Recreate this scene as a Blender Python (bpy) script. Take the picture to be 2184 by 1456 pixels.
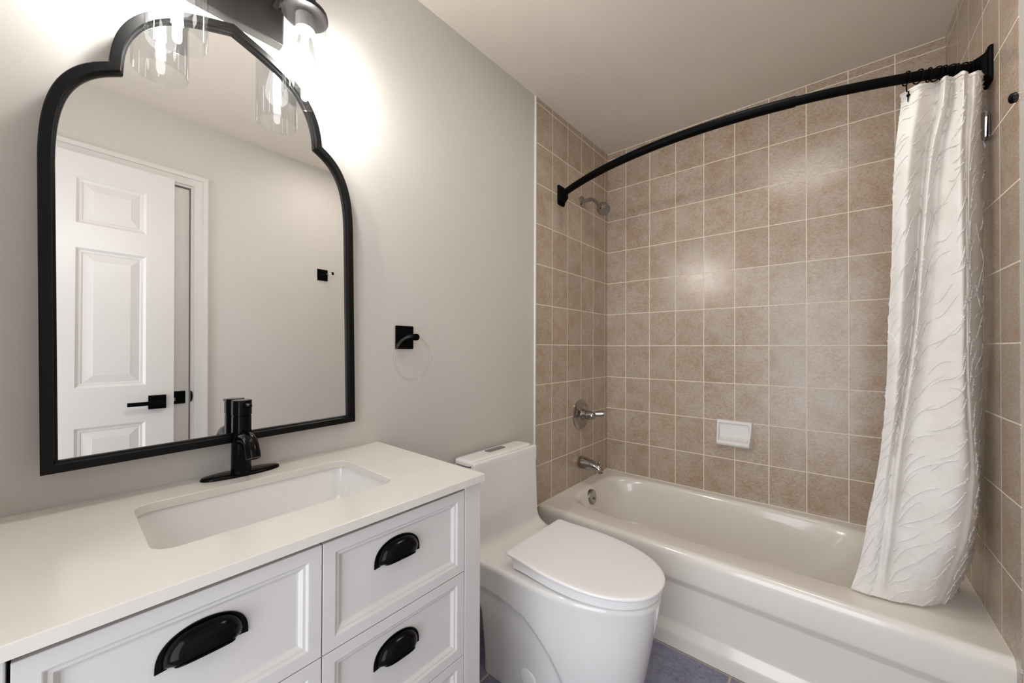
import bpy, bmesh, math, random
from mathutils import Vector, Matrix
random.seed(7)
PI = math.pi
for o_ in list(bpy.data.objects):
    bpy.data.objects.remove(o_, do_unlink=True)
S = bpy.context.scene
C = S.collection

# ------------------------------------------------------------------ camera
cam_d = bpy.data.cameras.new('camera')
cam_d.sensor_width = 36.0
cam_d.lens = 809.85 / 2184.0 * 36.0
cam_d.shift_y = 8.53 / 2184.0
cam_d.clip_start = 0.02
cam = bpy.data.objects.new('camera', cam_d)
C.objects.link(cam)
R_ = Vector((0.76452671, 0.64458054, 0.00385113))
U_ = Vector((0.00148203, -0.00773226, 0.99996901))
F_ = Vector((-0.64459034, 0.76449731, 0.0068668))
M = Matrix((R_, U_, -F_)).transposed().to_4x4()
M.translation = Vector((1.14157, -2.33396, 1.19254))
cam.matrix_world = M
S.camera = cam

# ------------------------------------------------------------------ light, exposure
S.view_settings.view_transform = 'Standard'
S.view_settings.look = 'None'
S.view_settings.gamma = 1.0
S.view_settings.use_curve_mapping = False
S.view_settings.exposure = 0.06
W_ = bpy.data.worlds.new('world'); S.world = W_
W_.use_nodes = True
W_.node_tree.nodes['Background'].inputs[0].default_value = (0.80, 0.88, 1.0, 1)
W_.node_tree.nodes['Background'].inputs[1].default_value = 0.55
BULB_POWER = 610.0
def area(name, loc, rot, sx, sy, power, col):
    l = bpy.data.lights.new(name, 'AREA'); l.shape = 'RECTANGLE'; l.size = sx; l.size_y = sy
    l.energy = power; l.color = col
    o = bpy.data.objects.new(name, l); C.objects.link(o); o.location = loc; o.rotation_euler = rot
    return o
# daylight coming in through the open doorway behind the camera
area('doorway_daylight', (0.98, -3.15, 1.15), (PI/2, 0, 0), 1.1, 2.1, 27.0, (0.90, 0.94, 1.0))
# added unseen fill lamp under the ceiling, brightens toilet, tub and tile
area('added_ceiling_fill', (0.98, -1.05, 2.440), (0, 0, 0), 0.42, 0.24, 4.6, (1.0, 0.955, 0.90))

# ------------------------------------------------------------------ materials
def srgb(r, g, b):
    f = lambda c: (c/255/12.92) if c/255 <= 0.04045 else ((c/255+0.055)/1.055)**2.4
    return (f(r), f(g), f(b), 1.0)

class NT:
    def __init__(s, name):
        s.m = bpy.data.materials.new(name); s.m.use_nodes = True
        s.t = s.m.node_tree; s.n = s.t.nodes; s.l = s.t.links
        s.b = s.n['Principled BSDF']; s.out = s.n['Material Output']
    def node(s, typ, **kw):
        n = s.n.new(typ)
        for k, v in kw.items():
            setattr(n, k, v)
        return n
    def link(s, a, b): s.l.new(a, b)
    def math(s, op, a, b=None, c=None):
        n = s.n.new('ShaderNodeMath'); n.operation = op
        for i, v in enumerate((a, b, c)):
            if v is None: continue
            if isinstance(v, (int, float)): n.inputs[i].default_value = v
            else: s.l.new(v, n.inputs[i])
        return n.outputs[0]
    def noise(s, vec, scale, detail=4, rough=0.55, dist=0.0):
        n = s.n.new('ShaderNodeTexNoise'); n.inputs['Scale'].default_value = scale
        n.inputs['Detail'].default_value = detail; n.inputs['Roughness'].default_value = rough
        n.inputs['Distortion'].default_value = dist
        if vec is not None: s.l.new(vec, n.inputs['Vector'])
        return n.outputs['Fac']
    def ramp(s, fac, stops):
        n = s.n.new('ShaderNodeValToRGB'); e = n.color_ramp.elements
        while len(e) < len(stops): e.new(0.5)
        for el, (p, c) in zip(e, stops): el.position = p; el.color = c
        s.l.new(fac, n.inputs[0]); return n.outputs[0]
    def mix(s, fac, a, b, mode='MIX'):
        n = s.n.new('ShaderNodeMix'); n.data_type = 'RGBA'; n.blend_type = mode
        if isinstance(fac, (int, float)): n.inputs[0].default_value = fac
        else: s.l.new(fac, n.inputs[0])
        for i, v in ((6, a), (7, b)):
            if isinstance(v, tuple): n.inputs[i].default_value = v
            else: s.l.new(v, n.inputs[i])
        return n.outputs[2]
    def mapr(s, v, a, b, c, d, smooth=False):
        n = s.n.new('ShaderNodeMapRange'); n.clamp = True
        if smooth: n.interpolation_type = 'SMOOTHSTEP'
        s.l.new(v, n.inputs[0])
        for i, x in enumerate((a, b, c, d)): n.inputs[i+1].default_value = x
        return n.outputs[0]
    def bump(s, h, strength, dist):
        n = s.n.new('ShaderNodeBump'); n.inputs['Strength'].default_value = strength
        n.inputs['Distance'].default_value = dist
        s.l.new(h, n.inputs['Height']); s.l.new(n.outputs[0], s.b.inputs['Normal'])
    def pos(s):
        n = s.n.new('ShaderNodeNewGeometry'); return n.outputs['Position']
    def obj(s):
        n = s.n.new('ShaderNodeTexCoord'); return n.outputs['Object']

def plain(name, col, rough=0.5, metal=0.0, coat=0.0, bump=None, spec=None, vary=0.03, vscale=6.0):
    t = NT(name)
    v = t.obj()
    nz = t.noise(v, vscale, 3)
    dark = tuple(c*(1-vary) for c in col[:3]) + (1,)
    lite = tuple(min(1, c*(1+vary)) for c in col[:3]) + (1,)
    t.link(t.ramp(nz, [(0.3, dark), (0.7, lite)]), t.b.inputs['Base Color'])
    t.b.inputs['Roughness'].default_value = rough
    t.b.inputs['Metallic'].default_value = metal
    if coat: t.b.inputs['Coat Weight'].default_value = coat; t.b.inputs['Coat Roughness'].default_value = 0.04
    if spec is not None: t.b.inputs['Specular IOR Level'].default_value = spec
    if bump:
        sc, st, di = bump
        t.bump(t.noise(v, sc, 3), st, di)
    return t.m

def tile_mat(name, ax, u0, w, z0, h, colA, colB, colC, grout_col, grout=0.0038, rough=0.17, lines=(), wav=1.0, streak=True, ax2='Z', spec=0.5):
    t = NT(name)
    p = t.pos()
    sp = t.node('ShaderNodeSeparateXYZ'); t.link(p, sp.inputs[0])
    a = sp.outputs[ax]; z = sp.outputs[ax2]
    u = t.math('DIVIDE', t.math('SUBTRACT', a, u0), w)
    v = t.math('DIVIDE', t.math('SUBTRACT', z, z0), h)
    fu = t.math('FRACT', u); fv = t.math('FRACT', v)
    du = t.math('MULTIPLY', t.math('MINIMUM', fu, t.math('SUBTRACT', 1.0, fu)), w)
    dv = t.math('MULTIPLY', t.math('MINIMUM', fv, t.math('SUBTRACT', 1.0, fv)), h)
    d = t.math('MINIMUM', du, dv)
    for lo in lines:
        d = t.math('MINIMUM', d, t.math('ABSOLUTE', t.math('SUBTRACT', z, lo)))
    g = t.mapr(d, grout*0.42, grout*0.62, 1.0, 0.0, True)      # 1 in the joint
    iu = t.math('FLOOR', u); iv = t.math('FLOOR', v)
    cb = t.node('ShaderNodeCombineXYZ'); t.link(iu, cb.inputs[0]); t.link(iv, cb.inputs[1])
    wn = t.node('ShaderNodeTexWhiteNoise'); t.link(cb.outputs[0], wn.inputs['Vector'])
    off = t.node('ShaderNodeVectorMath', operation='SCALE'); t.link(wn.outputs['Color'], off.inputs[0]); off.inputs['Scale'].default_value = 7.0
    add = t.node('ShaderNodeVectorMath', operation='ADD'); t.link(p, add.inputs[0]); t.link(off.outputs[0], add.inputs[1])
    q = add.outputs[0]
    n1 = t.noise(q, 9.0, 5, 0.6, 0.4)
    col = t.ramp(n1, [(0.30, colA), (0.52, colB), (0.74, colC)])
    # fine speckle, slightly streaked
    mp = t.node('ShaderNodeMapping'); t.link(q, mp.inputs[0])
    if streak: mp.inputs['Scale'].default_value = (1.0, 1.0, 2.2)
    n2 = t.noise(mp.outputs[0], 90.0, 4, 0.65, 0.3)
    spk = t.ramp(n2, [(0.36, tuple(c*0.74 for c in colA[:3])+(1,)), (0.56, colB), (0.72, colC)])
    col = t.mix(0.5, col, spk)
    n3 = t.noise(q, 15.0, 8, 0.78, 0.4)
    rust = t.mapr(n3, 0.46, 0.80, 0.0, 0.75, True)
    col = t.mix(rust, col, tuple(c*k for c, k in zip(colA[:3], (1.0, 0.86, 0.74)))+(1,))
    bright = t.mapr(wn.outputs['Value'], 0, 1, 0.965, 1.03)
    cbn = t.node('ShaderNodeCombineColor')
    for i in range(3): t.link(bright, cbn.inputs[i])
    col = t.mix(1.0, col, cbn.outputs[0], 'MULTIPLY')
    col = t.mix(g, col, grout_col)
    t.link(col, t.b.inputs['Base Color'])
    t.link(t.mapr(g, 0, 1, rough, 0.8), t.b.inputs['Roughness'])
    t.b.inputs['Specular IOR Level'].default_value = spec
    hb = t.math('ADD', t.math('MULTIPLY', t.noise(q, 24.0, 3, 0.5, 0.6), 0.30*wav), t.math('MULTIPLY', g, -0.4))
    hb = t.math('ADD', hb, t.math('MULTIPLY', t.noise(q, 85.0, 4, 0.6, 1.6), 0.50*wav))
    t.bump(hb, 0.55, 0.0016)
    return t.m

def clear_mat(name, tint, gl=0.05, edge=0.35, rough=0.02):
    """thin clear glass or acrylic: lets light straight through, with a fresnel sheen"""
    t = NT(name)
    t.n.remove(t.b)
    tr = t.node('ShaderNodeBsdfTransparent'); tr.inputs[0].default_value = tint
    lw0 = t.node('ShaderNodeLayerWeight'); lw0.inputs['Blend'].default_value = 0.25
    k = t.math('POWER', lw0.outputs['Facing'], 6.0)
    t.link(t.mix(k, tint, tuple(c*0.55 for c in tint[:3])+(1,)), tr.inputs[0])
    g = t.node('ShaderNodeBsdfGlossy'); g.inputs['Roughness'].default_value = rough
    lw = t.node('ShaderNodeLayerWeight'); lw.inputs['Blend'].default_value = 0.25
    f = t.mapr(lw.outputs['Facing'], 0.0, 1.0, gl, edge)
    f2 = t.math('POWER', lw.outputs['Facing'], 3.0)
    f = t.math('ADD', t.math('MULTIPLY', f2, edge-gl), gl)
    mx = t.node('ShaderNodeMixShader'); t.link(f, mx.inputs[0]); t.link(tr.outputs[0], mx.inputs[1]); t.link(g.outputs[0], mx.inputs[2])
    t.link(mx.outputs[0], t.out.inputs['Surface'])
    return t.m

def emit_mat(name, col, strength):
    t = NT(name)
    t.b.inputs['Base Color'].default_value = (0.9, 0.9, 0.9, 1)
    t.b.inputs['Emission Color'].default_value = col
    t.b.inputs['Emission Strength'].default_value = strength
    return t.m

M_ = {}
M_['paint'] = plain('wall_paint', srgb(203, 198, 191), 0.55, bump=(260, 0.12, 0.001), vary=0.012, vscale=3)
M_['ceil'] = plain('ceiling_paint', srgb(223, 214, 201), 0.9, bump=(300, 0.15, 0.001), vary=0.015)
M_['trim'] = plain('trim_paint', srgb(216, 212, 208), 0.35, vary=0.01)
tileA, tileB, tileC = srgb(172, 144, 117), srgb(190, 175, 158), srgb(201, 193, 182)
GR = srgb(238, 227, 208)
M_['tile_b'] = tile_mat('beige_tile_back', 0, 0.1286, 0.153, 2.4383, 0.2046, tileA, tileB, tileC, GR, lines=(0.3985, 2.4790))
M_['tile_p'] = tile_mat('beige_tile_plumbing', 1, -0.0379, 0.153, 2.4383, 0.2046, tileA, tileB, tileC, GR, lines=(0.3985,))
M_['tile_r'] = tile_mat('beige_tile_end', 1, -0.3443, 0.153, 2.4383, 0.2046, tileA, tileB, tileC, GR, lines=(0.3985,))
M_['floor'] = tile_mat('slate_floor_tile', 0, 0.178, 0.3395, -1.095, 0.3395, srgb(112, 106, 126), srgb(136, 138, 160), srgb(158, 156, 168), srgb(188, 172, 156), grout=0.007, rough=0.42, wav=0.7, streak=False, ax2=1)
M_['porc'] = plain('white_porcelain', srgb(238, 235, 232), 0.1, coat=0.5, vary=0.006)
M_['tub'] = plain('tub_enamel', srgb(236, 230, 222), 0.14, coat=0.4, vary=0.008)
M_['seat'] = plain('seat_plastic', srgb(245, 242, 240), 0.24, vary=0.006)
M_['cab'] = plain('cabinet_paint', srgb(214, 210, 207), 0.38, vary=0.012, bump=(420, 0.05, 0.0006))
M_['quartz'] = plain('quartz_top', srgb(221, 215, 207), 0.22, vary=0.02, vscale=9)
M_['dark'] = plain('cabinet_gap_shade', srgb(52, 42, 36), 0.8)  # dark colour stands in for the shade inside the drawer gaps
M_['black'] = plain('matte_black_metal', srgb(5, 5, 5), 0.5, metal=0.0, vary=0.1, spec=0.06)
M_['bronze'] = plain('dark_bronze', srgb(5, 4, 5), 0.17, metal=0.0, coat=0.0, vary=0.15, spec=0.14)
M_['frame'] = plain('mirror_frame_black', srgb(5, 4, 3), 0.4, vary=0.15, spec=0.2)
M_['plate'] = plain('fixture_bronze', srgb(13, 10, 9), 0.42, metal=0.0, vary=0.08, spec=0.3)
M_['chrome'] = plain('chrome', srgb(168, 164, 162), 0.08, metal=1.0, vary=0.02)
M_['mirror'] = plain('mirror_silver', (0.95, 0.945, 0.94, 1), 0.004, metal=1.0, vary=0.0)
M_['clear'] = clear_mat('clear_shade_glass', (0.965, 0.972, 0.975, 1), 0.045, 0.62)
M_['acryl'] = clear_mat('clear_acrylic', (0.975, 0.972, 0.97, 1), 0.05, 0.6)
M_['filament'] = emit_mat('lit_filament', (1.0, 0.98, 0.955, 1), BULB_POWER)
def glow_glass(name, strength):
    t = NT(name); t.n.remove(t.b)
    tr = t.node('ShaderNodeBsdfTransparent'); tr.inputs[0].default_value = (0.97, 0.97, 0.97, 1)
    em = t.node('ShaderNodeEmission'); em.inputs[0].default_value = (1.0, 0.97, 0.93, 1); em.inputs[1].default_value = strength
    ad = t.node('ShaderNodeAddShader'); t.link(tr.outputs[0], ad.inputs[0]); t.link(em.outputs[0], ad.inputs[1])
    t.link(ad.outputs[0], t.out.inputs['Surface']); return t.m
M_['bulbglass'] = glow_glass('lit_bulb_glass', 0.28)
M_['socket'] = plain('socket_grey', srgb(96, 92, 90), 0.45, metal=0.3)
M_['caulk'] = plain('white_edge_trim', srgb(240, 236, 230), 0.5)
M_['nozzle'] = plain('nozzle_grey', srgb(120, 112, 106), 0.5, bump=(160, 0.6, 0.002))

def curtain_mat():
    t = NT('white_cotton'); v = t.obj()
    t.n.remove(t.b)
    nz = t.noise(v, 14, 4)
    col = t.ramp(nz, [(0.3, srgb(234, 228, 221)), (0.7, srgb(243, 239, 234))])
    mp = t.node('ShaderNodeMapping'); mp.inputs['Scale'].default_value = (0.25, 0.25, 1.0); t.link(v, mp.inputs[0])
    h = t.math('ADD', t.math('MULTIPLY', t.noise(mp.outputs[0], 420, 2), 0.30), t.math('MULTIPLY', t.noise(v, 45, 4), 1.0))
    bp = t.node('ShaderNodeBump'); bp.inputs['Strength'].default_value = 0.45; bp.inputs['Distance'].default_value = 0.004
    t.link(h, bp.inputs['Height'])
    d = t.node('ShaderNodeBsdfDiffuse'); t.link(col, d.inputs[0]); t.link(bp.outputs[0], d.inputs['Normal'])
    tl = t.node('ShaderNodeBsdfTranslucent'); t.link(col, tl.inputs[0]); t.link(bp.outputs[0], tl.inputs['Normal'])
    mx = t.node('ShaderNodeMixShader'); mx.inputs[0].default_value = 0.10
    t.link(d.outputs[0], mx.inputs[1]); t.link(tl.outputs[0], mx.inputs[2]); t.link(mx.outputs[0], t.out.inputs['Surface'])
    return t.m
M_['cloth'] = curtain_mat()

# ------------------------------------------------------------------ mesh helpers
def origin_of(o):
    v = Vector((0, 0, 0))
    while o is not None:
        v = v + Vector(o.location); o = o.parent
    return v

class MB:
    def __init__(s): s.bm = bmesh.new()
    def face(s, vs):
        try: return s.bm.faces.new(vs)
        except ValueError: return None
    def box(s, lo, hi):
        x0, y0, z0 = lo; x1, y1, z1 = hi
        v = [s.bm.verts.new(p) for p in ((x0,y0,z0),(x1,y0,z0),(x1,y1,z0),(x0,y1,z0),(x0,y0,z1),(x1,y0,z1),(x1,y1,z1),(x0,y1,z1))]
        for f in ((3,2,1,0),(4,5,6,7),(0,1,5,4),(1,2,6,5),(2,3,7,6),(3,0,4,7)): s.face([v[i] for i in f])
        return s
    def rings(s, rings, closed=True, cap0=False, cap1=False):
        vr = [[s.bm.verts.new(p) for p in r] for r in rings]
        n = len(vr[0])
        for a, b in zip(vr[:-1], vr[1:]):
            for i in range(n if closed else n-1):
                j = (i+1) % n
                s.face((a[i], a[j], b[j], b[i]))
        if cap0: s.face(list(reversed(vr[0])))
        if cap1: s.face(vr[-1])
        return vr
    def frame(s, d):
        d = Vector(d).normalized()
        a = Vector((0, 0, 1)) if abs(d.z) < 0.9 else Vector((1, 0, 0))
        u = d.cross(a).normalized(); v = d.cross(u).normalized()
        return d, u, v
    def lathe(s, base, axis, prof, seg=40, cap=True):
        """prof: (distance along axis, radius)"""
        d, u, v = s.frame(axis); base = Vector(base)
        rr = [[base + d*t + (u*math.cos(2*PI*i/seg) + v*math.sin(2*PI*i/seg))*max(r, 1e-5) for i in range(seg)] for t, r in prof]
        s.rings(rr, True, cap, cap); return s
    def cyl(s, p0, p1, r, seg=32, r1=None):
        p0 = Vector(p0); p1 = Vector(p1); L = (p1-p0).length
        return s.lathe(p0, p1-p0, [(0, r), (L, r if r1 is None else r1)], seg)
    def tube(s, pts, rad, seg=20, closed=False, cap=True, flat=None):
        pts = [Vector(p) for p in pts]; n = len(pts); rings = []
        prev_u = None
        for i, p in enumerate(pts):
            if closed: t = pts[(i+1) % n] - pts[i-1]
            else: t = pts[min(i+1, n-1)] - pts[max(i-1, 0)]
            t.normalize()
            if prev_u is None:
                _, u, _ = s.frame(t)
            else:
                u = (prev_u - t*prev_u.dot(t)).normalized()
            prev_u = u; w = t.cross(u)
            r = rad[i] if isinstance(rad, (list, tuple)) else rad
            fu, fv = flat if flat else (1, 1)
            rings.append([p + (u*math.cos(2*PI*k/seg)*fu + w*math.sin(2*PI*k/seg)*fv)*r for k in range(seg)])
        if closed: rings.append(rings[0]); cap = False
        s.rings(rings, True, cap, cap)
        if closed: bmesh.ops.remove_doubles(s.bm, verts=s.bm.verts[:], dist=1e-6)
        return s
    def sphere(s, c, r, seg=24, sc=(1, 1, 1)):
        m = Matrix.Translation(c) @ Matrix.Diagonal((r*sc[0], r*sc[1], r*sc[2], 1))
        bmesh.ops.create_uvsphere(s.bm, u_segments=seg, v_segments=seg//2, radius=1, matrix=m); return s
    def build(s, name, mat, parent=None, smooth=35, bevel=0, seg=2, clean=True):
        if clean: bmesh.ops.recalc_face_normals(s.bm, faces=s.bm.faces[:])
        org = origin_of(parent)
        if org.length > 0: bmesh.ops.translate(s.bm, verts=s.bm.verts[:], vec=-org)
        me = bpy.data.meshes.new(name); s.bm.to_mesh(me); s.bm.free()
        me.materials.append(mat)
        o = bpy.data.objects.new(name, me); C.objects.link(o)
        if parent is not None: o.parent = parent
        if bevel:
            b = o.modifiers.new('bevel', 'BEVEL'); b.width = bevel; b.segments = seg; b.limit_method = 'ANGLE'; b.angle_limit = math.radians(40)
            b.harden_normals = False
        if smooth:
            for p in me.polygons: p.use_smooth = True
            if not bevel: me.set_sharp_from_angle(angle=math.radians(smooth))
            else:
                me.set_sharp_from_angle(angle=math.radians(89))
        return o

def tag(o, label, cat, group=None):
    o['label'] = label; o['category'] = cat
    if group: o['group'] = group
    return o
def thing(name, loc, label, cat, group=None):
    o = bpy.data.objects.new(name, None); C.objects.link(o); o.location = loc
    o.empty_display_size = 0.05
    return tag(o, label, cat, group)
def struct(o, label=None):
    o['kind'] = 'structure'
    if label: o['label'] = label
    return o

def lerp(a, b, t): return a + (b-a)*t
def sstep(a, b, x):
    t = max(0.0, min(1.0, (x-a)/(b-a))); return t*t*(3-2*t)

def rrect(cx, cy, a, b, r, n=8):
    """rounded rectangle outline in plane coordinates, counter-clockwise"""
    out = []
    for (sx, sy, a0) in ((1, 1, 0), (-1, 1, 90), (-1, -1, 180), (1, -1, 270)):
        for k in range(n+1):
            th = math.radians(a0 + 90*k/n)
            out.append((cx + sx*(a-r) + r*math.cos(th), cy + sy*(b-r) + r*math.sin(th)))
    return out

def panelled(mb, org, ea, eb, en, Wd, Hg, panels, prof, thick):
    """slab with moulded panels on its front. org = lower corner of the front face"""
    org, ea, eb, en = Vector(org), Vector(ea), Vector(eb), Vector(en)
    P = lambda a, b, d: org + ea*a + eb*b + en*d
    xs = sorted({0, Wd} | {p[0] for p in panels} | {p[1] for p in panels})
    zs = sorted({0, Hg} | {p[2] for p in panels} | {p[3] for p in panels})
    bm = mb.bm; cache = {}
    def V(a, b, d):
        k = (round(a, 5), round(b, 5), round(d, 5))
        if k not in cache: cache[k] = bm.verts.new(P(a, b, d))
        return cache[k]
    def quad(a0, a1, b0, b1, d):
        mb.face((V(a0, b0, d), V(a1, b0, d), V(a1, b1, d), V(a0, b1, d)))
    for i in range(len(xs)-1):
        for j in range(len(zs)-1):
            ca, cb = (xs[i]+xs[i+1])/2, (zs[j]+zs[j+1])/2
            if any(p[0] < ca < p[1] and p[2] < cb < p[3] for p in panels): continue
            quad(xs[i], xs[i+1], zs[j], zs[j+1], 0)
    for (a0, a1, b0, b1) in panels:
        pi, pd = 0, 0
        # outer ring must follow the grid's extra points: panels are whole grid cells in practice
        for (ins, dep) in prof:
            c0 = [(a0+pi, b0+pi), (a1-pi, b0+pi), (a1-pi, b1-pi), (a0+pi, b1-pi)]
            c1 = [(a0+ins, b0+ins), (a1-ins, b0+ins), (a1-ins, b1-ins), (a0+ins, b1-ins)]
            for k in range(4):
                l = (k+1) % 4
                mb.face((V(*c0[k], pd), V(*c0[l], pd), V(*c1[l], dep), V(*c1[k], dep)))
            pi, pd = ins, dep
        quad(a0+pi, a1-pi, b0+pi, b1-pi, pd)
    # sides and back
    cs = [(0, 0), (Wd, 0), (Wd, Hg), (0, Hg)]
    edge_pts = {0: [(x, 0) for x in xs], 1: [(Wd, z) for z in zs], 2: [(x, Hg) for x in reversed(xs)], 3: [(0, z) for z in reversed(zs)]}
    for k in range(4):
        pts = edge_pts[k]
        fr = [V(a, b, 0) for a, b in pts]
        mb.face(fr + [V(*pts[-1], -thick), V(*pts[0], -thick)])
    mb.face([V(*c, -thick) for c in reversed(cs)])
    return mb

# ================================================================== ROOM
CZ = lambda y: 2.482 + 0.0235*y          # the ceiling sags slightly away from the tub
YF = -2.66                               # front wall (behind the camera)
m = MB(); m.box((-0.12, YF-0.9, -0.08), (2.0, 0.12, 0.0)); struct(m.build('floor', M_['floor'], smooth=0))
m = MB()
v = [m.bm.verts.new(p) for p in ((-0.12, 0.12, CZ(0.12)), (1.7, 0.12, CZ(0.12)), (1.7, YF-0.12, CZ(YF-0.12)), (-0.12, YF-0.12, CZ(YF-0.12)))]
v2 = [m.bm.verts.new(p.co + Vector((0, 0, 0.1))) for p in v]
m.face(v); m.face(list(reversed(v2)))
for i in range(4): m.face((v[i], v[(i+1) % 4], v2[(i+1) % 4], v2[i]))
struct(m.build('ceiling', M_['ceil'], smooth=0))
m = MB(); m.box((-0.12, YF-0.12, 0.0), (0.0, -0.802, 2.60)); struct(m.build('wall_left', M_['paint'], smooth=0))
m = MB(); m.box((-0.12, -0.802, 0.0), (0.0, 0.0, 2.60)); struct(m.build('wall_plumbing', M_['tile_p'], smooth=0))
m = MB(); m.box((-0.12, 0.0, 0.0), (1.62, 0.12, 2.60)); struct(m.build('wall_back', M_['tile_b'], smooth=0))
m = MB(); m.box((1.5, -0.7925, 0.0), (1.62, 0.0, 2.60)); struct(m.build('wall_tub_end', M_['tile_r'], smooth=0))
# painted right wall with the opening of a second, closed door
XR = 1.5015
m = MB()
m.box((XR, -1.778, 0.0), (1.62, -0.7925, 2.60)); m.box((XR, -2.56, 2.072), (1.62, -1.778, 2.60)); m.box((XR, YF-0.12, 0.0), (1.62, -2.56, 2.60))
struct(m.build('wall_right', M_['paint'], smooth=0))
# front wall with the open doorway the picture is taken from
m = MB()
m.box((-0.12, YF-0.12, 0.0), (0.56, YF, 2.60)); m.box((1.40, YF-0.12, 0.0), (1.62, YF, 2.60)); m.box((0.56, YF-0.12, 2.07), (1.40, YF, 2.60))
struct(m.build('wall_front', M_['paint'], smooth=0))

# white edge trim where the tile meets the painted wall
m = MB(); m.box((0.0, -0.8095, 0.0), (0.006, -0.8005, CZ(-0.8)-0.001))
struct(m.build('trim_1', M_['caulk'], smooth=0), 'thin white edge strip between painted wall and tile')
# casing round the closed door on the right wall
def casing(mb, x, y0, y1, z1, w=0.078):
    for (a, b, t) in ((0.0, w, 0.010), (0.012, w-0.004, 0.016), (0.050, w-0.008, 0.021)):
        mb.box((x-t, y1+a, 0.0), (x, y1+b, z1+b)); mb.box((x-t, y0-b, 0.0), (x, y0-a, z1+b)); mb.box((x-t, y0-a, z1+a), (x, y1+a, z1+b))
m = MB(); casing(m, XR, -2.555, -1.778, 2.072)
struct(m.build('trim_2', M_['trim'], smooth=0), 'white door casing on the right wall')
m = MB(); m.box((XR-0.012, -1.695, 0.0), (XR, -0.80, 0.09)); m.box((XR-0.008, -1.695, 0.09), (XR, -0.80, 0.105))
struct(m.build('baseboard_right', M_['trim'], smooth=0))
m = MB(); m.box((0.0, -1.655, 0.0), (0.008, -0.81, 0.09)); m.box((0.0, -1.655, 0.09), (0.003, -0.81, 0.105))
struct(m.build('baseboard_left', M_['trim'], smooth=0))

# the closed door
m = MB(); m.box((XR+0.004, -2.552, 0.012), (XR+0.04, -1.782, 2.066))
d2 = struct(m.build('door_2', M_['trim'], smooth=0), 'closed plain white door behind the open one')
m = MB(); m.box((XR-0.004, -1.862, 0.930), (XR+0.005, -1.797, 0.995)); m.build('lock_plate', M_['black'], d2, 0, 0.002)['label'] = 'square black lock plate'
m = MB(); m.box((XR-0.0055, -1.850, 0.945), (XR-0.0035, -1.838, 0.962)); m.build('keyhole', M_['chrome'], d2, 0)
m = MB()
m.rings([[(x, -1.779 - (-0.008 + 0.012*math.cos(PI*i/16 - PI/2))*1.0 if False else -1.7795 + 0.009*math.sin(PI*i/16), 0.965 - 0.030*math.cos(PI*i/16)) for i in range(17)] for x in (XR-0.014, XR-0.0175)], True, True, True)
m.build('strike_lip', M_['black'], d2)['label'] = 'half round black strike lip'

# the open six-panel door, folded back along the right wall
DX = 1.44
m = MB()
W0, H0 = 0.765, 2.066; Y1 = -1.857
cols = [(0.104, 0.331), (0.434, 0.661)]       # measured from the latch edge
rows = [(1.757, 1.961), (1.028, 1.648), (0.20, 0.853)]
pn = [(a, b, c, d) for a, b in cols for c, d in rows]
prof = [(0.010, -0.006), (0.018, -0.0065), (0.022, -0.0085), (0.052, -0.0035), (0.053, -0.003)]
panelled(m, (DX, Y1, 0.012), (0, -1, 0), (0, 0, 1), (-1, 0, 0), W0, H0, pn, prof, 0.035)
d1 = struct(m.build('door_1', M_['trim'], smooth=0), 'white six panel door folded open along the right wall')
m = MB(); m.box((DX-0.009, -1.952, 0.921), (DX+0.002, -1.887, 0.987))
m.build('handle_rose', M_['black'], d1, 0, 0.0015)['label'] = 'square black handle plate'
m = MB(); m.cyl((DX-0.006, -1.912, 0.953), (DX-0.052, -1.912, 0.953), 0.009); m.box((DX-0.058, -2.032, 0.944), (DX-0.046, -1.903, 0.962))
m.build('lever_handle', M_['black'], d1, 30, 0.001)['label'] = 'straight black lever'
for z in (0.25, 1.05, 1.85):
    m = MB(); m.cyl((DX+0.03, Y1-W0-0.006, z-0.045), (DX+0.03, Y1-W0-0.006, z+0.045), 0.006, 16); m.build('hinge', M_['black'], d1)

# ================================================================== BATHTUB
tub = thing('bathtub', (0.75, -0.38, 0.0), 'white alcove bathtub with a recessed panel front, along the tiled back wall', 'bathtub')
RIM = 0.397
def ringpts(cx, cy, a, b, n, z, ths, rect=False):
    out = []
    for th in ths:
        c, s_ = math.cos(th), math.sin(th)
        if rect: r = min(a/abs(c) if abs(c) > 1e-9 else 1e9, b/abs(s_) if abs(s_) > 1e-9 else 1e9)
        else: r = (abs(c/a)**n + abs(s_/b)**n)**(-1.0/n)
        out.append((cx + r*c, cy + r*s_, z))
    return out
cx, cy = 0.69, -0.345
xs0, xs1, ys0, ys1 = 0.0, 1.5, -0.735, 0.0
def rect_pts(z, ths):
    out = []
    for th in ths:
        c, s_ = math.cos(th), math.sin(th)
        r = 1e9
        if c > 1e-9: r = min(r, (xs1-cx)/c)
        if c < -1e-9: r = min(r, (xs0-cx)/c)
        if s_ > 1e-9: r = min(r, (ys1-cy)/s_)
        if s_ < -1e-9: r = min(r, (ys0-cy)/s_)
        out.append((cx + r*c, cy + r*s_, z))
    return out
ths = [2*PI*i/180 for i in range(180)] + [math.atan2(yy-cy, xx-cx) % (2*PI) for xx in (xs0, xs1) for yy in (ys0, ys1)]
ths = sorted(set(ths))
def basin(x0, x1, y0, y1, n, z):
    """ring of the basin, aligned to the same angles"""
    ccx, ccy, a, b = (x0+x1)/2, (y0+y1)/2, (x1-x0)/2, (y1-y0)/2
    return ringpts(ccx, ccy, a, b, n, z, ths)
m = MB()
rings = [rect_pts(RIM, ths)]
rings.append(basin(0.060, 1.335, -0.652, -0.046, 6.0, RIM+0.0005))
rings.append(basin(0.069, 1.325, -0.644, -0.052, 5.5, RIM-0.0015))
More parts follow.
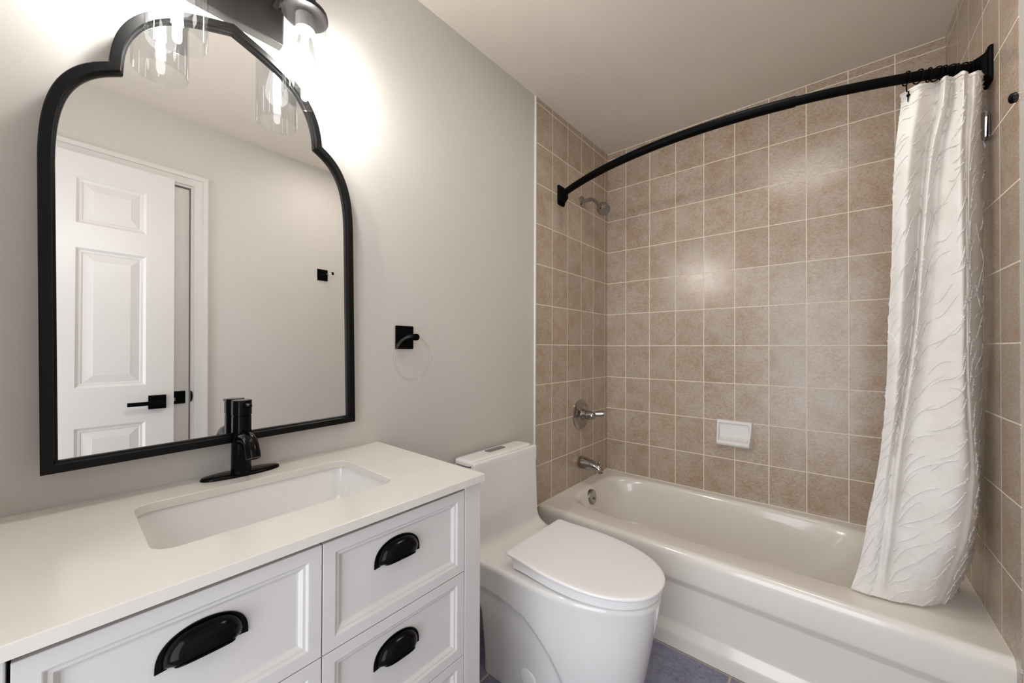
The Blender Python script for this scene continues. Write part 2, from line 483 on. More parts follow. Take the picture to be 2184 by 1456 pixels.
rings.append(basin(0.078, 1.314, -0.636, -0.058, 5.2, RIM-0.008))
rings.append(basin(0.086, 1.303, -0.629, -0.063, 5.0, RIM-0.020))
rings.append(basin(0.095, 1.285, -0.622, -0.070, 4.8, RIM-0.045))
rings.append(basin(0.106, 1.250, -0.614, -0.078, 4.6, RIM-0.10))
rings.append(basin(0.118, 1.200, -0.605, -0.088, 4.4, RIM-0.17))
rings.append(basin(0.132, 1.150, -0.596, -0.098, 4.2, RIM-0.23))
rings.append(basin(0.150, 1.110, -0.580, -0.115, 4.0, RIM-0.275))
rings.append(basin(0.185, 1.060, -0.545, -0.150, 3.6, RIM-0.300))
rings.append(basin(0.260, 0.960, -0.480, -0.220, 3.0, RIM-0.312))
rings.append(basin(0.50, 0.70, -0.380, -0.32, 2.2, RIM-0.316))
m.rings(rings, True, False, True)
m.build('basin', M_['tub'], tub, 60)
# apron: one profile swept along the front
prof = [(-0.735, RIM), (-0.743, RIM-0.001), (-0.750, RIM-0.005), (-0.756, RIM-0.012), (-0.7595, RIM-0.022), (-0.7605, RIM-0.034),
        (-0.7590, 0.290), (-0.7583, 0.2815), (-0.7570, 0.2785), (-0.7375, 0.2530), (-0.7362, 0.2500), (-0.7358, 0.246), (-0.7330, 0.100), (-0.7335, 0.0945), (-0.7350, 0.0905),
        (-0.7485, 0.0600), (-0.7500, 0.0565), (-0.7510, 0.046), (-0.7520, 0.002)]
m = MB()
nx = 24
rg = [[(lerp(0.0, 1.5, i/nx), y, z) for (y, z) in prof] for i in range(nx+1)]
m.rings(rg, False)
for xe in (0.0, 1.5):
    vs = [m.bm.verts.new((xe, y, z)) for (y, z) in prof] + [m.bm.verts.new((xe, -0.70, 0.002)), m.bm.verts.new((xe, -0.70, RIM))]
    m.face(vs)
m.build('apron', M_['tub'], tub, 50)
# overflow plate with trip screw, and drain
od = Vector((1.0, 0.02, 0.16)).normalized()
oc = Vector((0.0955, -0.385, 0.350))
m = MB(); m.lathe(oc - od*0.006, od, [(0, 0.041), (0.012, 0.041), (0.017, 0.037), (0.019, 0.030), (0.0195, 0.001)], 36)
ov = m.build('overflow_plate', M_['chrome'], tub)
m = MB(); m.lathe(oc + od*0.012 - Vector((0, 0, 0.008)), od, [(0, 0.006), (0.0085, 0.006), (0.0095, 0.003)], 16); m.build('screw', M_['socket'], ov)
m = MB(); m.lathe((0.285, -0.35, 0.0835), (0, 0, 1), [(0, 0.034), (0.004, 0.034), (0.006, 0.028), (0.004, 0.015), (0.004, 0.001)], 32); m.build('drain', M_['chrome'], tub)

# ================================================================== PLUMBING ON THE TILE
def arc_pts(c, r, a0, a1, n, ex, ez):
    c = Vector(c); ex = Vector(ex); ez = Vector(ez)
    return [c + ex*r*math.cos(lerp(a0, a1, i/n)) + ez*r*math.sin(lerp(a0, a1, i/n)) for i in range(n+1)]
yS = -0.335
sh = thing('wall_shower', (0.0, yS, 2.068), 'small chrome shower head on a bent arm, high on the tile wall', 'shower')
m = MB(); m.lathe((0, yS, 2.068), (1, 0, 0), [(0, 0.033), (0.003, 0.033), (0.008, 0.027), (0.014, 0.013), (0.016, 0.0105)], 36); m.build('wall_flange', M_['chrome'], sh)
pts = [(0.004, yS, 2.068), (0.030, yS, 2.069)] + arc_pts((0.048, yS, 2.022), 0.047, PI/2, math.radians(42), 8, (1, 0, 0), (0, 0, 1))
e = Vector(pts[-1]); dd = Vector((0.72, -0.05, -0.70)).normalized(); pts.append(e + dd*0.036)
m = MB(); m.tube(pts, 0.0105, 20); m.build('shower_arm', M_['chrome'], sh)
hb = e + dd*0.032; hd = Vector((0.66, -0.22, -0.72)).normalized()
m = MB(); m.lathe(hb, hd, [(0, 0.0125), (0.006, 0.0135), (0.016, 0.0135), (0.019, 0.010), (0.024, 0.010), (0.025, 0.020), (0.034, 0.029), (0.048, 0.0355), (0.066, 0.0365), (0.078, 0.0345), (0.080, 0.0335)], 40)
bell = m.build('spray_head', M_['chrome'], sh, 50)
m = MB(); m.lathe(hb + hd*0.0795, hd, [(0, 0.0335), (0.0025, 0.032), (0.003, 0.012), (0.0012, 0.008), (0.001, 0.001)], 40); m.build('spray_face', M_['nozzle'], bell)

yV = -0.349; zV = 0.803
vv = thing('shower_valve', (0.0, yV, zV), 'round chrome mixing valve with lever on the tile wall above the tub spout', 'shower valve')
m = MB(); m.lathe((0, yV, zV), (1, 0, 0), [(0, 0.088), (0.004, 0.088), (0.008, 0.084), (0.009, 0.078), (0.012, 0.075), (0.014, 0.066), (0.012, 0.062), (0.014, 0.052), (0.018, 0.030), (0.019, 0.026)], 56)
m.build('escutcheon', M_['chrome'], vv, 40)
m = MB(); m.lathe((0.015, yV, zV), (1, 0, 0), [(0, 0.033), (0.012, 0.031), (0.030, 0.027), (0.031, 0.0235), (0.036, 0.0235), (0.037, 0.027), (0.064, 0.0245), (0.078, 0.018), (0.083, 0.008), (0.0838, 0.001)], 36)
hub = m.build('handle_hub', M_['chrome'], vv, 40)
m = MB(); m.tube([(0.062, yV+0.004, zV+0.003), (0.090, yV+0.018, zV+0.008), (0.118, yV+0.030, zV+0.011), (0.136, yV+0.038, zV+0.012)], [0.015, 0.016, 0.0175, 0.0155], 16, flat=(0.75, 0.95)); m.build('lever', M_['chrome'], vv)

ts = thing('tub_spout', (0.0, -0.348, 0.520), 'chrome tub spout with a diverter knob, low on the tile wall', 'tub spout')
m = MB()
rg = []
for (x, zc, ry, rz) in ((0.0, 0.521, 0.034, 0.035), (0.004, 0.521, 0.036, 0.037), (0.030, 0.520, 0.0350, 0.0355), (0.070, 0.516, 0.032, 0.031), (0.100, 0.511, 0.029, 0.0265), (0.122, 0.505, 0.0265, 0.0235), (0.134, 0.497, 0.023, 0.020), (0.140, 0.489, 0.018, 0.014)):
    rg.append([(x + 0.25*max(0, x-0.1)*math.sin(2*PI*k/32), -0.348 + ry*math.cos(2*PI*k/32), zc + rz*math.sin(2*PI*k/32)) for k in range(32)])
m.rings(rg, True, True, True); m.build('spout_body', M_['chrome'], ts, 50)
m = MB(); m.lathe((0.123, -0.348, 0.527), (0.1, 0, 1), [(0, 0.004), (0.008, 0.004), (0.0085, 0.008), (0.016, 0.0085), (0.019, 0.006), (0.0195, 0.001)], 20); m.build('diverter_knob', M_['chrome'], ts)
m = MB(); m.lathe((0.128, -0.348, 0.491), (0.35, 0, -1), [(0, 0.0125), (0.012, 0.0125), (0.012, 0.010), (0.004, 0.009)], 20, True); m.build('outlet', M_['socket'], ts)

# soap dish
sd = thing('soap_dish', (0.738, 0.0, 0.667), 'white ceramic soap dish set on the beige back wall tile', 'soap dish')
x0, x1 = 0.652, 0.826
def prof_d(z):
    tab = [(0.6665, 0.0), (0.6685, 0.014), (0.673, 0.034), (0.680, 0.050), (0.688, 0.0575), (0.696, 0.0580), (0.704, 0.0535), (0.715, 0.0450), (0.735, 0.0335), (0.760, 0.0250), (0.785, 0.0200), (0.800, 0.0175), (0.8055, 0.0145), (0.8080, 0.0080), (0.8085, 0.0)]
    for (za, da), (zb, db) in zip(tab[:-1], tab[1:]):
        if za <= z <= zb: return lerp(da, db, (z-za)/(zb-za))
    return 0.0
NUd, NVd = 110, 96
m = MB(); gr = []
for j in range(NVd+1):
    z = lerp(0.6665, 0.8085, j/NVd); row = []
    for i in range(NUd+1):
        u = i/NUd; e = min(u, 1-u)*(x1-x0)
        d = prof_d(z)
        side = sstep(0.0, 0.0055, e)**0.5 if e < 0.0055 else 1.0
        d *= side
        # sunken tray, opening upward above the front lip
        inn = sstep(0.013, 0.020, e)*sstep(0.7015, 0.7090, z)*(1-sstep(0.786, 0.794, z))
        floor_d = lerp(0.050, 0.0085, sstep(0.7015, 0.7240, z)**0.6)
        d2 = lerp(d, min(d, floor_d), inn)
        for k in range(5):
            xx = 0.694 + k*0.0225
            bx = x0 + u*(x1-x0) - xx
            d2 += 0.0065*math.exp(-(bx/0.0045)**2 - ((z-0.7105)/0.0050)**2)
        xo = x0 + u*(x1-x0)
        xo = lerp(xo, 0.739, 0.10*min(1, d2/0.058)*(1 if True else 0)*abs(2*u-1)**3)
        row.append((xo, -d2, z))
    gr.append(row)
m.rings(gr, False)
m.build('dish_body', M_['porc'], sd, 75)

# small chrome bracket on the end wall
br = thing('wall_bracket', (1.5, -0.552, 1.82), 'small tapered chrome bracket on the end wall tile, half behind the curtain', 'bracket')
m = MB(); m.box((1.494, -0.575, 1.825), (1.5, -0.53, 1.89)); m.build('back_plate', M_['chrome'], br, 0, 0.002)
m = MB()
rg = []
for (z, r) in ((1.818, 0.018), (1.822, 0.021), (1.886, 0.030), (1.890, 0.030)):
    rg.append([(1.490 - abs(math.cos(PI*k/24 - PI/2))*r*0.75, -0.556 + r*1.25*math.sin(PI*k/24 - PI/2), z) for k in range(25)] )
m.rings(rg, True, True, True); m.build('cup', M_['chrome'], br, 40)

# ================================================================== SHOWER ROD, RINGS, CURTAIN
RZ = 2.030; YE = -0.570; SAG = 0.200
Rr = (0.75**2 + SAG**2)/(2*SAG); yc0 = YE - SAG + Rr
def rod_pt(x):
    return Vector((x, yc0 - math.sqrt(Rr*Rr - (x-0.75)**2), RZ))
rod = thing('shower_rod', (0.75, YE-SAG, RZ), 'curved black shower rod spanning the tub between the tiled end walls', 'shower rod')
m = MB(); m.tube([rod_pt(lerp(0.03, 1.048, i/40)) for i in range(41)], 0.0172, 24); m.build('outer_tube', M_['black'], rod)
m = MB(); m.tube([rod_pt(lerp(1.02, 1.47, i/24)) for i in range(25)], 0.0148, 24); m.build('inner_tube', M_['black'], rod)
def flange(s, xw):
    mb = MB()
    out = rrect(0, 0, 0.034, 0.054, 0.012, 5)
    rgs = []
    for (d, k, kz) in ((0.0, 1.0, 1.0), (0.005, 1.0, 1.0), (0.009, 0.92, 0.93), (0.011, 0.80, 0.72), (0.022, 0.72, 0.60), (0.040, 0.56, 0.42)):
        rgs.append([(xw + s*d, YE + 0.001 + a*k - (0.006 if d > 0.03 else 0), RZ + b*kz) for a, b in out])
    mb.rings(rgs, True, True, True)
    mb.lathe((xw + s*0.0, YE, RZ + 0.036), (s, 0, 0), [(0, 0.006), (0.013, 0.006), (0.014, 0.004)], 16)
    mb.lathe((xw + s*0.0, YE, RZ - 0.036), (s, 0, 0), [(0, 0.006), (0.013, 0.006), (0.014, 0.004)], 16)
    return mb.build('wall_flange', M_['black'], rod, 40)
flange(1, 0.0); flange(-1, 1.5)

CURT=[
[(1.307,-0.637,1.994),(1.346,-0.664,1.996),(1.388,-0.610,2.020),(1.398,-0.656,2.000),(1.419,-0.618,2.009),(1.430,-0.672,1.992),(1.444,-0.650,1.989),(1.456,-0.655,1.988),(1.470,-0.630,1.994),(1.493,-0.545,2.005),(1.495,-0.515,2.009)],
[(1.308,-0.637,1.961),(1.341,-0.664,1.934),(1.385,-0.610,1.942),(1.393,-0.656,1.916),(1.413,-0.618,1.927),(1.429,-0.672,1.894),(1.442,-0.650,1.899),(1.453,-0.655,1.892),(1.465,-0.630,1.899),(1.493,-0.545,1.930),(1.495,-0.515,1.944)],
[(1.297,-0.637,1.838),(1.328,-0.664,1.817),(1.366,-0.610,1.826),(1.374,-0.656,1.804),(1.396,-0.618,1.812),(1.422,-0.672,1.781),(1.438,-0.650,1.785),(1.446,-0.655,1.780),(1.458,-0.630,1.786),(1.493,-0.545,1.809),(1.491,-0.515,1.822)],
[(1.290,-0.637,1.706),(1.320,-0.664,1.689),(1.356,-0.610,1.697),(1.363,-0.656,1.680),(1.387,-0.618,1.686),(1.422,-0.672,1.659),(1.438,-0.650,1.662),(1.443,-0.655,1.659),(1.454,-0.630,1.664),(1.492,-0.545,1.682),(1.488,-0.515,1.693)],
[(1.286,-0.637,1.468),(1.312,-0.664,1.460),(1.343,-0.610,1.465),(1.350,-0.656,1.456),(1.377,-0.618,1.459),(1.423,-0.672,1.443),(1.439,-0.650,1.444),(1.443,-0.655,1.443),(1.451,-0.630,1.446),(1.490,-0.545,1.455),(1.484,-0.515,1.462)],
[(1.278,-0.638,1.260),(1.304,-0.663,1.258),(1.333,-0.614,1.259),(1.339,-0.656,1.257),(1.367,-0.621,1.258),(1.423,-0.671,1.254),(1.439,-0.649,1.255),(1.443,-0.651,1.254),(1.452,-0.625,1.255),(1.490,-0.536,1.258),(1.483,-0.506,1.259)],
[(1.274,-0.639,1.088),(1.296,-0.659,1.091),(1.314,-0.625,1.090),(1.324,-0.656,1.092),(1.356,-0.627,1.092),(1.421,-0.669,1.099),(1.439,-0.646,1.099),(1.445,-0.643,1.099),(1.457,-0.612,1.098),(1.492,-0.516,1.093),(1.487,-0.486,1.091)],
[(1.266,-0.640,0.946),(1.286,-0.657,0.951),(1.300,-0.633,0.949),(1.310,-0.655,0.954),(1.338,-0.632,0.954),(1.419,-0.667,0.971),(1.443,-0.644,0.970),(1.451,-0.636,0.970),(1.463,-0.602,0.967),(1.493,-0.499,0.955),(1.489,-0.469,0.949)],
[(1.253,-0.641,0.809),(1.272,-0.654,0.816),(1.286,-0.641,0.815),(1.297,-0.655,0.821),(1.325,-0.636,0.822),(1.416,-0.665,0.848),(1.446,-0.642,0.849),(1.456,-0.630,0.848),(1.469,-0.593,0.842),(1.493,-0.482,0.820),(1.489,-0.453,0.812)],
[(1.231,-0.642,0.652),(1.255,-0.652,0.663),(1.272,-0.647,0.666),(1.285,-0.655,0.672),(1.312,-0.640,0.675),(1.396,-0.664,0.707),(1.439,-0.640,0.712),(1.452,-0.625,0.710),(1.467,-0.585,0.701),(1.491,-0.470,0.670),(1.485,-0.440,0.658)],
[(1.212,-0.642,0.509),(1.240,-0.652,0.523),(1.258,-0.647,0.528),(1.272,-0.655,0.536),(1.299,-0.640,0.540),(1.382,-0.664,0.579),(1.419,-0.640,0.583),(1.431,-0.625,0.580),(1.446,-0.585,0.569),(1.479,-0.470,0.533),(1.473,-0.440,0.518)],
[(1.188,-0.646,0.404),(1.222,-0.652,0.404),(1.241,-0.651,0.404),(1.260,-0.649,0.404),(1.290,-0.644,0.404),(1.352,-0.617,0.404),(1.385,-0.586,0.404),(1.400,-0.565,0.404),(1.415,-0.541,0.404),(1.448,-0.437,0.404),(1.440,-0.385,0.404)],
]

def cr(p, t):
    """Catmull-Rom through a list of Vectors, t in [0, n-1]"""
    n = len(p); i = min(int(t), n-2); f = t - i
    a, b, c, d = p[max(i-1, 0)], p[i], p[i+1], p[min(i+2, n-1)]
    return 0.5*((2*b) + (c-a)*f + (2*a-5*b+4*c-d)*f*f + (3*b-a-3*c+d)*f**3)
rowsV = [[Vector((q[0], q[1], min(q[2], 2.0085))) for q in r] for r in CURT]
NU, NV = 190, 220
nr = len(rowsV); nf = len(rowsV[0])
def cpt(u, v):
    """u across the cloth 0..1, v down 0..1"""
    col = [cr(r, u*(nf-1)) for r in rowsV]
    return cr(col, v*(nr-1))
sp_v = []
grid = [[cpt(i/NU, j/NV) for i in range(NU+1)] for j in range(NV+1)]
# small soft rumples, growing towards the hem
from mathutils import noise as mnoise
def cnormal(i, j):
    a = grid[j][min(i+1, NU)] - grid[j][max(i-1, 0)]; b = grid[min(j+1, NV)][i] - grid[max(j-1, 0)][i]
    n_ = a.cross(b)
    return n_.normalized() if n_.length > 1e-9 else Vector((0, -1, 0))
nrm = [[cnormal(i, j) for i in range(NU+1)] for j in range(NV+1)]
def rumple(i, j):
    p = grid[j][i]
    k = 0.0012 + 0.004*sstep(1.1, 0.45, p.z)
    return mnoise.noise(Vector((p.x*14 + p.y*9, p.y*8, p.z*9 + p.x*11)))*k
grid = [[grid[j][i] + nrm[j][i]*rumple(i, j) if 0 < j < NV else grid[j][i] for i in range(NU+1)] for j in range(NV+1)]
for j in range(NV+1):
    for i in range(NU+1):
        if grid[j][i].z < 0.4035: grid[j][i].z = 0.4035
        if grid[j][i].x > 1.494: grid[j][i].x = 1.494
cur = thing('shower_curtain', (1.39, -0.61, 0.4), 'white shower curtain with ragged diagonal tufts, gathered at the right end of the rod', 'curtain')
m = MB()
vg = [[m.bm.verts.new(p) for p in r] for r in grid]
for j in range(NV):
    for i in range(NU):
        m.face((vg[j][i], vg[j][i+1], vg[j+1][i+1], vg[j+1][i]))
# ragged tuft rows: narrow frayed flaps along short diagonal lines
def gp(a, b):
    a = max(0, min(NU-0.001, a)); b = max(0, min(NV-0.001, b))
    i, j = int(a), int(b); f, g = a-i, b-j
    P = (grid[j][i]*(1-f) + grid[j][i+1]*f)*(1-g) + (grid[j+1][i]*(1-f) + grid[j+1][i+1]*f)*g
    return P, nrm[j][i]
rt = random.Random(11)
zoff = 0
def tuft(a0, b0, da, db, n_):
    prev = None; ph = rt.random()*10
    for k in range(n_+1):
        t = k/n_
        P, N = gp(a0 + da*t, b0 + db*t + 1.0*math.sin(t*5+ph))
        out = N * (-1 if N.y > 0.2 else 1)
        env = min(1, 7*t*(1-t)+0.12)
        hgt = (0.0016 + 0.0015*rt.random() + (0.0030*rt.random() if rt.random() < 0.3 else 0))*env
        wd = 0.0016*env + 0.0004
        cur_ = (m.bm.verts.new(P + out*0.0001 + Vector((0, 0, wd))), m.bm.verts.new(P + out*hgt + Vector((rt.uniform(-.0006, .0006), 0, rt.uniform(-.0008, .0005)))), m.bm.verts.new(P + out*0.0001 - Vector((0, 0, wd*0.7))))
        fr = (a0 + da*t)/NU
        if 0.565 < fr < 0.71 or (b0 > 150 and 0.17 < fr < 0.36): prev = None; continue
        if prev:
            m.face((prev[0], cur_[0], cur_[1], prev[1])); m.face((prev[1], cur_[1], cur_[2], prev[2]))
        prev = cur_
b = -8.0
while b < NV + 8:
    a = rt.uniform(-6, 4)
    while a < NU*0.93:
        L = rt.uniform(11, 22)
        tuft(a, b + rt.uniform(-2, 2) + 4, L, -L*rt.uniform(0.38, 0.55), 56)
        if rt.random() < 0.14:
            tuft(a, b + rt.uniform(-2, 2) - 3, L*0.7, L*0.3, 18)
        a += L + rt.uniform(1.0, 9)
    b += rt.uniform(4.2, 6.5)
cp = m.build('curtain_panel', M_['cloth'], cur, 180, clean=False)
# stitched top hem
m = MB()
m.rings([[grid[0][i] + nrm[0][i]*s_*0.0022 for s_ in (1,)][0:1] + [grid[0][i] - nrm[0][i]*0.0022, grid[3][i] - nrm[3][i]*0.0022, grid[3][i] + nrm[3][i]*0.0022] for i in range(0, NU+1, 2)], True, True, True)
m.build('top_hem', M_['cloth'], cur, 60)

# hook rings
def hook_ring(x, label, hang=None, tilt=0.0):
    c = rod_pt(x)
    root = thing('curtain_ring', tuple(c), label, 'curtain ring', 'black rings carrying the curtain')
    tn = (rod_pt(x+0.01) - rod_pt(x-0.01)).normalized()
    q = Matrix.Rotation(tilt, 3, 'Z')
    side_ = q @ Vector((-tn.y, tn.x, 0)); up = Vector((0, 0, 1))
    pts = [c + side_*0.0188*math.cos(a) + up*(0.0190*math.sin(a) - 0.001) for a in [2*PI*i/28 for i in range(28)]]
    mb = MB(); mb.tube(pts, 0.0019, 10, closed=True); mb.build('ring', M_['black'], root)
    if hang:
        h = Vector(hang)
        mb = MB(); mb.tube([c - up*0.021, c - up*0.034 + (h-c)*0.12, h + Vector((0.001, -0.004, 0.012)), h + Vector((0, -0.006, 0))], 0.0018, 10)
        mb.sphere(h + Vector((0, -0.006, 0.0)), 0.0045, 14); mb.tube([h + Vector((0, -0.005, 0)), h + Vector((-0.001, -0.006, -0.020))], [0.0020, 0.0010], 10)
        mb.build('hook', M_['black'], root)
    return root
hook_ring(1.318, 'black curtain ring at the curtain\'s free left corner, its hook and ball showing', hang=(1.322, -0.652, 1.976))
for k, x in enumerate((1.345, 1.368, 1.385, 1.400, 1.414, 1.428, 1.441, 1.454)):
    hook_ring(x, 'black curtain ring bunched on the rod above the gathered curtain folds', tilt=[0.12, -0.2, 0.25, -0.1, 0.3, -0.25, 0.1, -0.15][k])

# ================================================================== VANITY
XF = 0.475
van = thing('vanity_cabinet', (0.24, -2.047, 0.0), 'white vanity cabinet with panelled drawers and black cup pulls, under the mirror', 'cabinet')
m = MB()
m.box((0.002, -1.680, 0.0), (XF-0.02, -1.662, 0.8665)); m.box((0.002, -2.432, 0.0), (XF-0.02, -2.414, 0.8665))     # sides
m.box((XF-0.03, -1.7135, 0.0), (XF, -1.662, 0.8665)); m.box((XF-0.03, -2.432, 0.0), (XF, -2.3697, 0.8665))         # stiles
m.box((XF-0.03, -2.3697, 0.12), (XF-0.001, -1.7135, 0.2665))                                                      # bottom rail
m.build('carcass', M_['cab'], van, 0, 0.0015)
m = MB(); m.box((XF-0.034, -2.414, 0.10), (XF-0.031, -1.680, 0.8665)); m.box((0.002, -2.414, 0.10), (0.008, -1.680, 0.8665)); m.box((0.008, -2.414, 0.10), (XF-0.034, -1.680, 0.112))
m.build('carcass_inside', M_['dark'], van, 0)  # dark liner so the gaps between drawers read as shaded
DPROF = [(0.0035, -0.003), (0.0075, -0.0035), (0.013, -0.0085), (0.0155, -0.009)]
def cup_pull(yc, zb, parent):
    a, hgt, dep = 0.0455, 0.040, 0.025
    mb = MB()
    nu, nv = 36, 12
    rr = []
    for j in range(nv+1):
        ph = PI/2*j/nv                      # 0 = rim on the drawer face, 90 deg = front lip
        row = []
        for i in range(nu+1):
            th = PI*i/nu
            k = math.cos(ph)**0.8 if ph < PI/2 - 1e-6 else 0.0
            cx_ = math.cos(th); sz = math.sin(th)
            ex = abs(cx_)**0.75*(1 if cx_ > 0 else -1)
            yy = yc - a*ex*(0.72 + 0.28*k)
            zz = zb + 0.003 + (hgt*(0.16 + 0.84*k))*(sz**0.8)
            if j == nv: zz = zb + 0.003 + hgt*0.16*(sz**0.8)
            xx = XF - 0.0085 + dep*math.sin(ph)**0.85*(0.25 + 0.75*sz**0.55)
            row.append((xx, yy, zz))
        rr.append(row)
    mb.rings(rr, False)
    # rolled front lip
    lip = [Vector(p) for p in rr[-1]]
    mb.tube(lip, 0.0012, 8)
    o = mb.build('drawer_pull', M_['bronze'], parent, 70)
    so = o.modifiers.new('solid', 'SOLIDIFY'); so.thickness = 0.0018; so.offset = -1
    mb = MB()
    t = 0.0022
    outer = [(XF - 0.0086, yc - (a + 0.0065)*math.cos(PI*i/nu)*1.0, zb - 0.001 + (hgt + 0.0075)*math.sin(PI*i/nu)**0.72) for i in range(nu+1)]
    inn = [(XF - 0.0086, yc - (a - 0.006)*math.cos(PI*i/nu), zb + 0.0 + (hgt - 0.006)*math.sin(PI*i/nu)**0.8) for i in range(nu+1)]
    of = [(x + t, y, z) for x, y, z in outer]; inf = [(x + t, y, z) for x, y, z in inn]
    mb.rings([outer, of, inf, inn], False)
    mb.build('pull_flange', M_['bronze'], o, 50)
    return o
k = 0
for (ya, yb, pull) in ((-1.7155, -2.0425, True), (-2.0445, -2.3663, True)):
    for (za, zb_) in ((0.665, 0.8555), (0.4695, 0.663), (0.269, 0.4675)):
        m = MB()
        Wd = ya - yb; Hg = zb_ - za
        panelled(m, (XF, yb, za), (0, 1, 0), (0, 0, 1), (1, 0, 0), Wd, Hg, [(0.0215, Wd-0.0215, 0.0215, Hg-0.0215)], DPROF, 0.02)
        dr = m.build('drawer', M_['cab'], van, 0, 0.0007, 1)
        yc = (ya+yb)/2 - (0.012 if ya > -1.8 else -0.004)
        cup_pull(yc, za + 0.101, dr)
        k += 1

# quartz top with a cut-out, one ring loft
ctop = thing('countertop', (0.245, -2.05, 0.8675), 'white quartz countertop with a sunken rectangular sink, on the vanity cabinet', 'countertop')
top = MB()
ZT, ZB = 0.885, 0.8675
hx, hy, ha, hb_, hr = 0.2415, -2.0385, 0.1275, 0.2055, 0.032
NH = 10
hole = rrect(hx, hy, ha, hb_, hr, NH)
def outer_ring(z, ins=0.0):
    xa, xb, yb, ya = 0.001+0, 0.490-ins, -2.437+ins, -1.6625-ins
    out = []
    for (px_, py_) in hole:
        dx, dy = px_-hx, py_-hy
        # corner points of the hole go to the corners of the slab
        cxn = max(-1, min(1, dx/(ha-hr*0.30))); cyn = max(-1, min(1, dy/(hb_-hr*0.30)))
        X_ = lerp(xa, xb, (cxn+1)/2); Y_ = lerp(yb, ya, (cyn+1)/2)
        # push to the border
        if abs(cxn) >= abs(cyn): X_ = xb if cxn > 0 else xa
        if abs(cyn) >= abs(cxn): Y_ = ya if cyn > 0 else yb
        out.append((X_, Y_, z))
    return out
def hole_ring(z, g=0.0): return [(x, y, z) for x, y in rrect(hx, hy, ha+g, hb_+g, hr+g, NH)]
rgs = [hole_ring(ZB), hole_ring(ZT-0.001), hole_ring(ZT, 0.001), outer_ring(ZT, 0.0012), outer_ring(ZT-0.0012), outer_ring(ZB), hole_ring(ZB)]
top.rings(rgs); bmesh.ops.remove_doubles(top.bm, verts=top.bm.verts[:], dist=1e-5)
ct = top.build('slab', M_['quartz'], ctop, 35)
# undermount sink
m = MB()
def sr(z, g, r): return [(x, y, z) for x, y in rrect(hx, hy, ha+g, hb_+g, r, NH)]
m.rings([sr(0.8655, 0.016, 0.045), sr(0.8655, 0.006, 0.038), sr(0.858, 0.0045, 0.036), sr(0.80, -0.004, 0.036), sr(0.765, -0.010, 0.040), sr(0.748, -0.022, 0.045), sr(0.741, -0.045, 0.05), sr(0.737, -0.09, 0.03), sr(0.735, -0.11, 0.015)], True, False, True)
snk = m.build('sink_bowl', M_['porc'], ctop, 60)
m = MB(); m.lathe((hx, hy, 0.7352), (0, 0, 1), [(0, 0.022), (0.003, 0.022), (0.004, 0.016), (0.002, 0.012), (0.002, 0.001)], 28); m.build('drain', M_['chrome'], snk)

# faucet
fx, fy = 0.051, -2.0525
fc = thing('faucet', (fx, fy, 0.885), 'dark single handle faucet on an oval deck plate behind the sink', 'faucet')
m = MB()
def oval(a, b, z, n=56):
    o = []
    for i in range(n):
        t = 2*PI*i/n; c, s_ = math.cos(t), math.sin(t); r = (abs(c/a)**2.2 + abs(s_/b)**2.2)**(-1/2.2)
        o.append((fx - 0.008 + r*c, fy + 0.004 + r*s_, z))
    return o
m.rings([oval(0.029, 0.081, 0.8852), oval(0.029, 0.081, 0.889), oval(0.027, 0.079, 0.8915), oval(0.020, 0.070, 0.8932)], True, True, True)
m.build('deck_plate', M_['bronze'], fc, 50)
m = MB(); m.lathe((fx, fy, 0.891), (0, 0, 1), [(0, 0.0225), (0.003, 0.0225), (0.005, 0.0205), (0.136, 0.0198), (0.137, 0.0188), (0.139, 0.0188)], 48); m.build('body', M_['bronze'], fc)
m = MB(); m.lathe((fx, fy, 1.0295), (0, 0, 1), [(0, 0.0188), (0.0005, 0.0205), (0.034, 0.0205), (0.0355, 0.0195), (0.036, 0.001)], 48); hd_ = m.build('handle_cap', M_['bronze'], fc)
m = MB(); m.tube([(fx+0.015, fy, 1.055), (fx+0.040, fy, 1.056), (fx+0.066, fy, 1.057)], [0.0042, 0.0042, 0.0038], 16); m.build('lever_pin', M_['bronze'], hd_)
m = MB()
sp_pts = [(fx+0.008, fy, 0.972), (fx+0.030, fy, 0.978), (fx+0.052, fy, 0.979), (fx+0.068, fy, 0.974), (fx+0.079, fy, 0.965), (fx+0.085, fy, 0.955)]
m.tube(sp_pts, [0.0155, 0.0155, 0.015, 0.0145, 0.0142, 0.014], 28); m.build('spout', M_['bronze'], fc, 50)
m = MB(); m.lathe((fx+0.0845, fy, 0.9565), (0.42, 0, -0.9), [(0, 0.0142), (0.0005, 0.0148), (0.0165, 0.0145), (0.0175, 0.0125), (0.0170, 0.001)], 32); m.build('aerator', M_['bronze'], fc)

# ================================================================== MIRROR
PSI, TH, ROT = 0.0389, 0.0111, math.radians(0.8)
nv_ = Vector((1, PSI, TH)).normalized()
eu0 = Vector((0, 1, 0)) - nv_*nv_.y; eu0.normalize(); ew0 = nv_.cross(eu0)
eu = eu0*math.cos(ROT) + ew0*math.sin(ROT); ew = nv_.cross(eu)
mc = Vector((0.0152 + 0.006, -2.06, 1.45))
base = mc + ew0*(0.9625 - 1.45) + eu0*0.004
MP = lambda u, w, d: base + eu*u + ew*w + nv_*d
half = [(0.302, 0.0), (0.302, 0.30), (0.302, 0.58)]
def bez(p0, p1, p2, p3, n):
    out = []
    for i in range(1, n+1):
        t = i/n; a = (1-t)**3; b_ = 3*(1-t)**2*t; c_ = 3*(1-t)*t*t; d_ = t**3
        out.append((a*p0[0]+b_*p1[0]+c_*p2[0]+d_*p3[0], a*p0[1]+b_*p1[1]+c_*p2[1]+d_*p3[1]))
    return out
half += bez((0.302, 0.58), (0.301, 0.69), (0.283, 0.765), (0.2105, 0.8025), 18)
